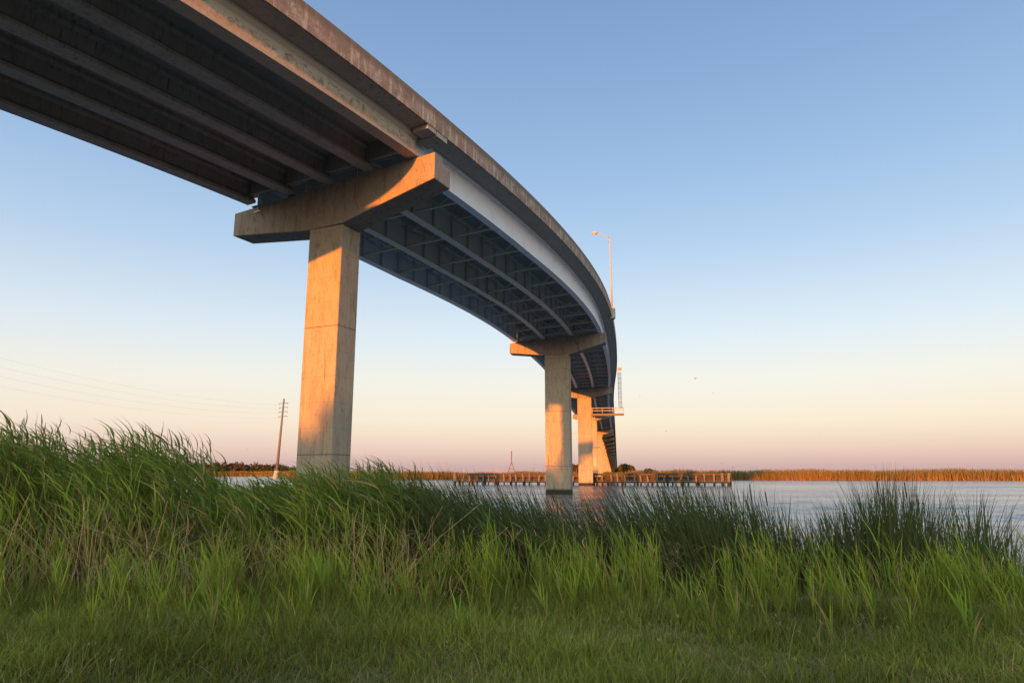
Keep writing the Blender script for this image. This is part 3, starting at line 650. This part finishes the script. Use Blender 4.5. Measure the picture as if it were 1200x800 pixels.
for k, z in enumerate(AH):
    pts = []; a = Vector((px0+(2.4 if k % 2 else 1.2), py0, z-1)); e = Vector((px0-62, py0-215, z+(3.2-k*1.0)))
    for i in range(25):
        t = i/24*1.0; p = a.lerp(e, t); p.z -= 4*5.5*t*(1-t); pts.append(p)
    b = MB(); b.tube(pts, .016, 4); tag(b.build('power_line', M['wire']), wlab[k], 'power line', 'power lines from the transmission pole')
# ------------------------------------------------------------------ distant cable bridge pylon
dd_ = 1500.; xp = ax(599.5, dd_)
py_ = thing('bridge_pylon', 'small distant inverted Y shaped pylon rising behind the far marsh', 'pylon', (xp, dd_, 0))
b = MB(); b.bar((-10,0,0), (0,0,27), 1.9); b.bar((10,0,0), (0,0,27), 1.9); b.bar((-5,0,13.5), (5,0,13.5), 1.2); b.build('leg_frame', M['dark'], py_)
b = MB(); b.bar((0,0,26.5), (0,0,52), 2.4); b.build('mast', M['dark'], py_)
# ------------------------------------------------------------------ birds
def bird(px, py, d, span, up, lb):
    x = (px-600)/800; v = (400-py)/800; p = math.atan(155.5/800)
    fy = math.cos(p)-v*math.sin(p); fz = math.sin(p)+v*math.cos(p); y = d; o = (x/fy*d, d, EYE+fz/fy*d)
    t = thing('bird', lb, 'bird', o, 'birds flying over the river')
    b = MB(); b.tube([(-.5*span*.45,0,0), (-.1*span,0,.03*span), (.15*span,0,.03*span), (.25*span,0,.05*span)], [.01, span*.07, span*.075, .02], 8); b.build('body', M['bird'], t, smooth=True)
    for sd in (-1, 1):
        b = MB(); c = span*.12; th = .012*span
        P = [(0,0), (.25,up), (.5, up*.6)]
        for (a0, z0), (a1, z1), c0, c1 in ((P[0], P[1], c, c*.85), (P[1], P[2], c*.85, .02)):
            A = [Vector((xx, sd*a0*span, z0*span+dz)) for xx in (-c0, c0) for dz in (0, th)]; B = [Vector((xx, sd*a1*span, z1*span+dz)) for xx in (-c1, c1) for dz in (0, th)]
            b.add(A+B, [(0,4,6,2),(1,3,7,5),(0,1,5,4),(2,6,7,3),(0,2,3,1),(4,5,7,6)])
        b.build('wing', M['bird'], t)
    t.rotation_euler = (0, 0, rad(-60)); return t
bird(814, 444, 120, .75, .2, 'dark bird highest in the open sky right of the ladder')
bird(835, 461, 150, .5, .15, 'tiny bird just below and right of the highest bird')
bird(749, 465, 170, .6, .1, 'tiny faint bird close to the right side of the bridge ladder')
bird(780, 505, 170, .6, .1, 'lone faint bird midway down the peach sky right of the bridge')
bird(845, 543, 150, .6, .12, 'small bird just above the marsh over the right end of the fender')
bird(858, 548, 140, .9, .08, 'gliding bird lowest over the marsh beyond the fender end')
bird(291, 527, 90, .35, .25, 'tiny dark bird low in the sky left of the transmission pole')
b = MB()
for x0, x1, y0 in ((3.9, 4.75, 9.95), (4.9, 5.6, 9.85), (6.2, 7.9, 9.8), (8.0, 9.6, 9.9)):
    z0 = float(gz(np.array(x0), np.array(y0))); b.bar((x0, y0, z0+.05), (x1, y0+random.uniform(-.12,.12), z0+.09), .22, .17)
ed = b.build('timber_edging', M['old_wood'], None, .02); tag(ed, 'low weathered grey timber edging half hidden in the grass at the right shoreline', 'edging')
# bare stalks at the far left
n = 5; x = np.array([-9.75,-9.6,-9.45,-3.9,2.5]); y = np.full(n, 13.3)
# ------------------------------------------------------------------ wood behind the viewer that shades the bank at this hour
SUN_AZ, SUN_EL = 202.9, 3.0
sd_ = Vector((math.sin(rad(SUN_AZ)), math.cos(rad(SUN_AZ)), 0)); pp_ = Vector((sd_.y, -sd_.x, 0))
pb = []
for i in range(150):
    u = -100+i*1.15+random.uniform(-.5, .5); dist = random.uniform(118, 132); o = sd_*dist+pp_*u+Vector((0, 10, 0)); h = random.uniform(12.4, 13.3)
    pb.append(crown(o.x, o.y, h*.5, 3.2, 3.2, h*.5, 420, 1.1, (.05,.07,.025), 6))
tag(blade_mesh('near_wood', pb, M['tree']), 'dense belt of trees standing behind the viewpoint', 'woods', kind='stuff')
# ------------------------------------------------------------------ light, sky, camera
sun = bpy.data.lights.new('sun', 'SUN'); sun.energy = 5.0; sun.angle = rad(.53); sun.color = (1.0, .275, .02)
so = bpy.data.objects.new('sun', sun); C.objects.link(so)
v = Vector((math.sin(rad(SUN_AZ))*math.cos(rad(SUN_EL)), math.cos(rad(SUN_AZ))*math.cos(rad(SUN_EL)), math.sin(rad(SUN_EL))))
so.rotation_euler = v.to_track_quat('Z', 'Y').to_euler(); so.location = v*50
BOOST = (6.4, 5.0, 3.2)  # gain of the added fill light in the unseen part of the sky
w = bpy.data.worlds.new('World'); S.world = w; w.use_nodes = True; nt = w.node_tree; nt.nodes.clear()
out = nt.nodes.new('ShaderNodeOutputWorld'); bg = nt.nodes.new('ShaderNodeBackground'); bg.inputs[1].default_value = .15
sky = nt.nodes.new('ShaderNodeTexSky'); sky.sky_type = 'NISHITA'; sky.sun_disc = False; sky.sun_elevation = rad(SUN_EL); sky.sun_rotation = rad(SUN_AZ)
sky.air_density = 1.0; sky.dust_density = 1.0; sky.ozone_density = 2.0
EXPO = 1.55
tc_ = nt.nodes.new('ShaderNodeTexCoord').outputs['Generated']
sx_ = nt.nodes.new('ShaderNodeSeparateXYZ'); L(nt, tc_, sx_.inputs[0])
el = mth(nt, 'DIVIDE', mth(nt, 'ARCSINE', sx_.outputs[2]), rad(90))
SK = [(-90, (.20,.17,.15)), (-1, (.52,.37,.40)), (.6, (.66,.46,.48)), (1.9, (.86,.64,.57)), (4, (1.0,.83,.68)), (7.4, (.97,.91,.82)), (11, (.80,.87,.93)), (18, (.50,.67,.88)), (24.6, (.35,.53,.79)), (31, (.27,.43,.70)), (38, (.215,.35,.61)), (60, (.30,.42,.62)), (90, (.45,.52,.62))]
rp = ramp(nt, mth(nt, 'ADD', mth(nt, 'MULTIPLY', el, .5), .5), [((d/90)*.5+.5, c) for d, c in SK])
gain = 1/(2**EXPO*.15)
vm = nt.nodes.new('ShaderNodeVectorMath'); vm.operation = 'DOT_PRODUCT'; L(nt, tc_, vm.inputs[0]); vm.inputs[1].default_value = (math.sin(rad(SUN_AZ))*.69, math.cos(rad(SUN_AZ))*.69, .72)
sky_fill = ramp(nt, vm.outputs['Value'], [(.18, (0,0,0)), (.5, (.5,.5,.5)), (.85, (1,1,1))], 'EASE')  # added bright sky zone, high behind the camera and well above the sun
k = mixc(nt, sky_fill, (gain, gain, gain), (gain*BOOST[0], gain*BOOST[1], gain*BOOST[2]))
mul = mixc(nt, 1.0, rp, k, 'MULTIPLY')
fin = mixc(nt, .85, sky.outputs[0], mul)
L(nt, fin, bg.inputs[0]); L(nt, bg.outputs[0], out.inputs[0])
cam = bpy.data.cameras.new('camera'); co_ = bpy.data.objects.new('camera', cam); C.objects.link(co_)
cam.sensor_fit = 'HORIZONTAL'; cam.sensor_width = 36; cam.lens = 36*803/1200; cam.clip_end = 20000; cam.clip_start = .05
co_.location = (0, 0, EYE); co_.rotation_euler = (rad(90)+math.atan(155.5/803), 0, 0); S.camera = co_
S.view_settings.view_transform = 'Standard'; S.view_settings.look = 'None'; S.view_settings.exposure = EXPO; S.view_settings.gamma = 1
S.render.engine = 'CYCLES'; S.cycles.use_denoising = True; S.cycles.max_bounces = 6; S.cycles.diffuse_bounces = 2; S.cycles.caustics_reflective = True; S.cycles.sample_clamp_indirect = 4; S.cycles.blur_glossy = 1; S.cycles.caustics_refractive = False
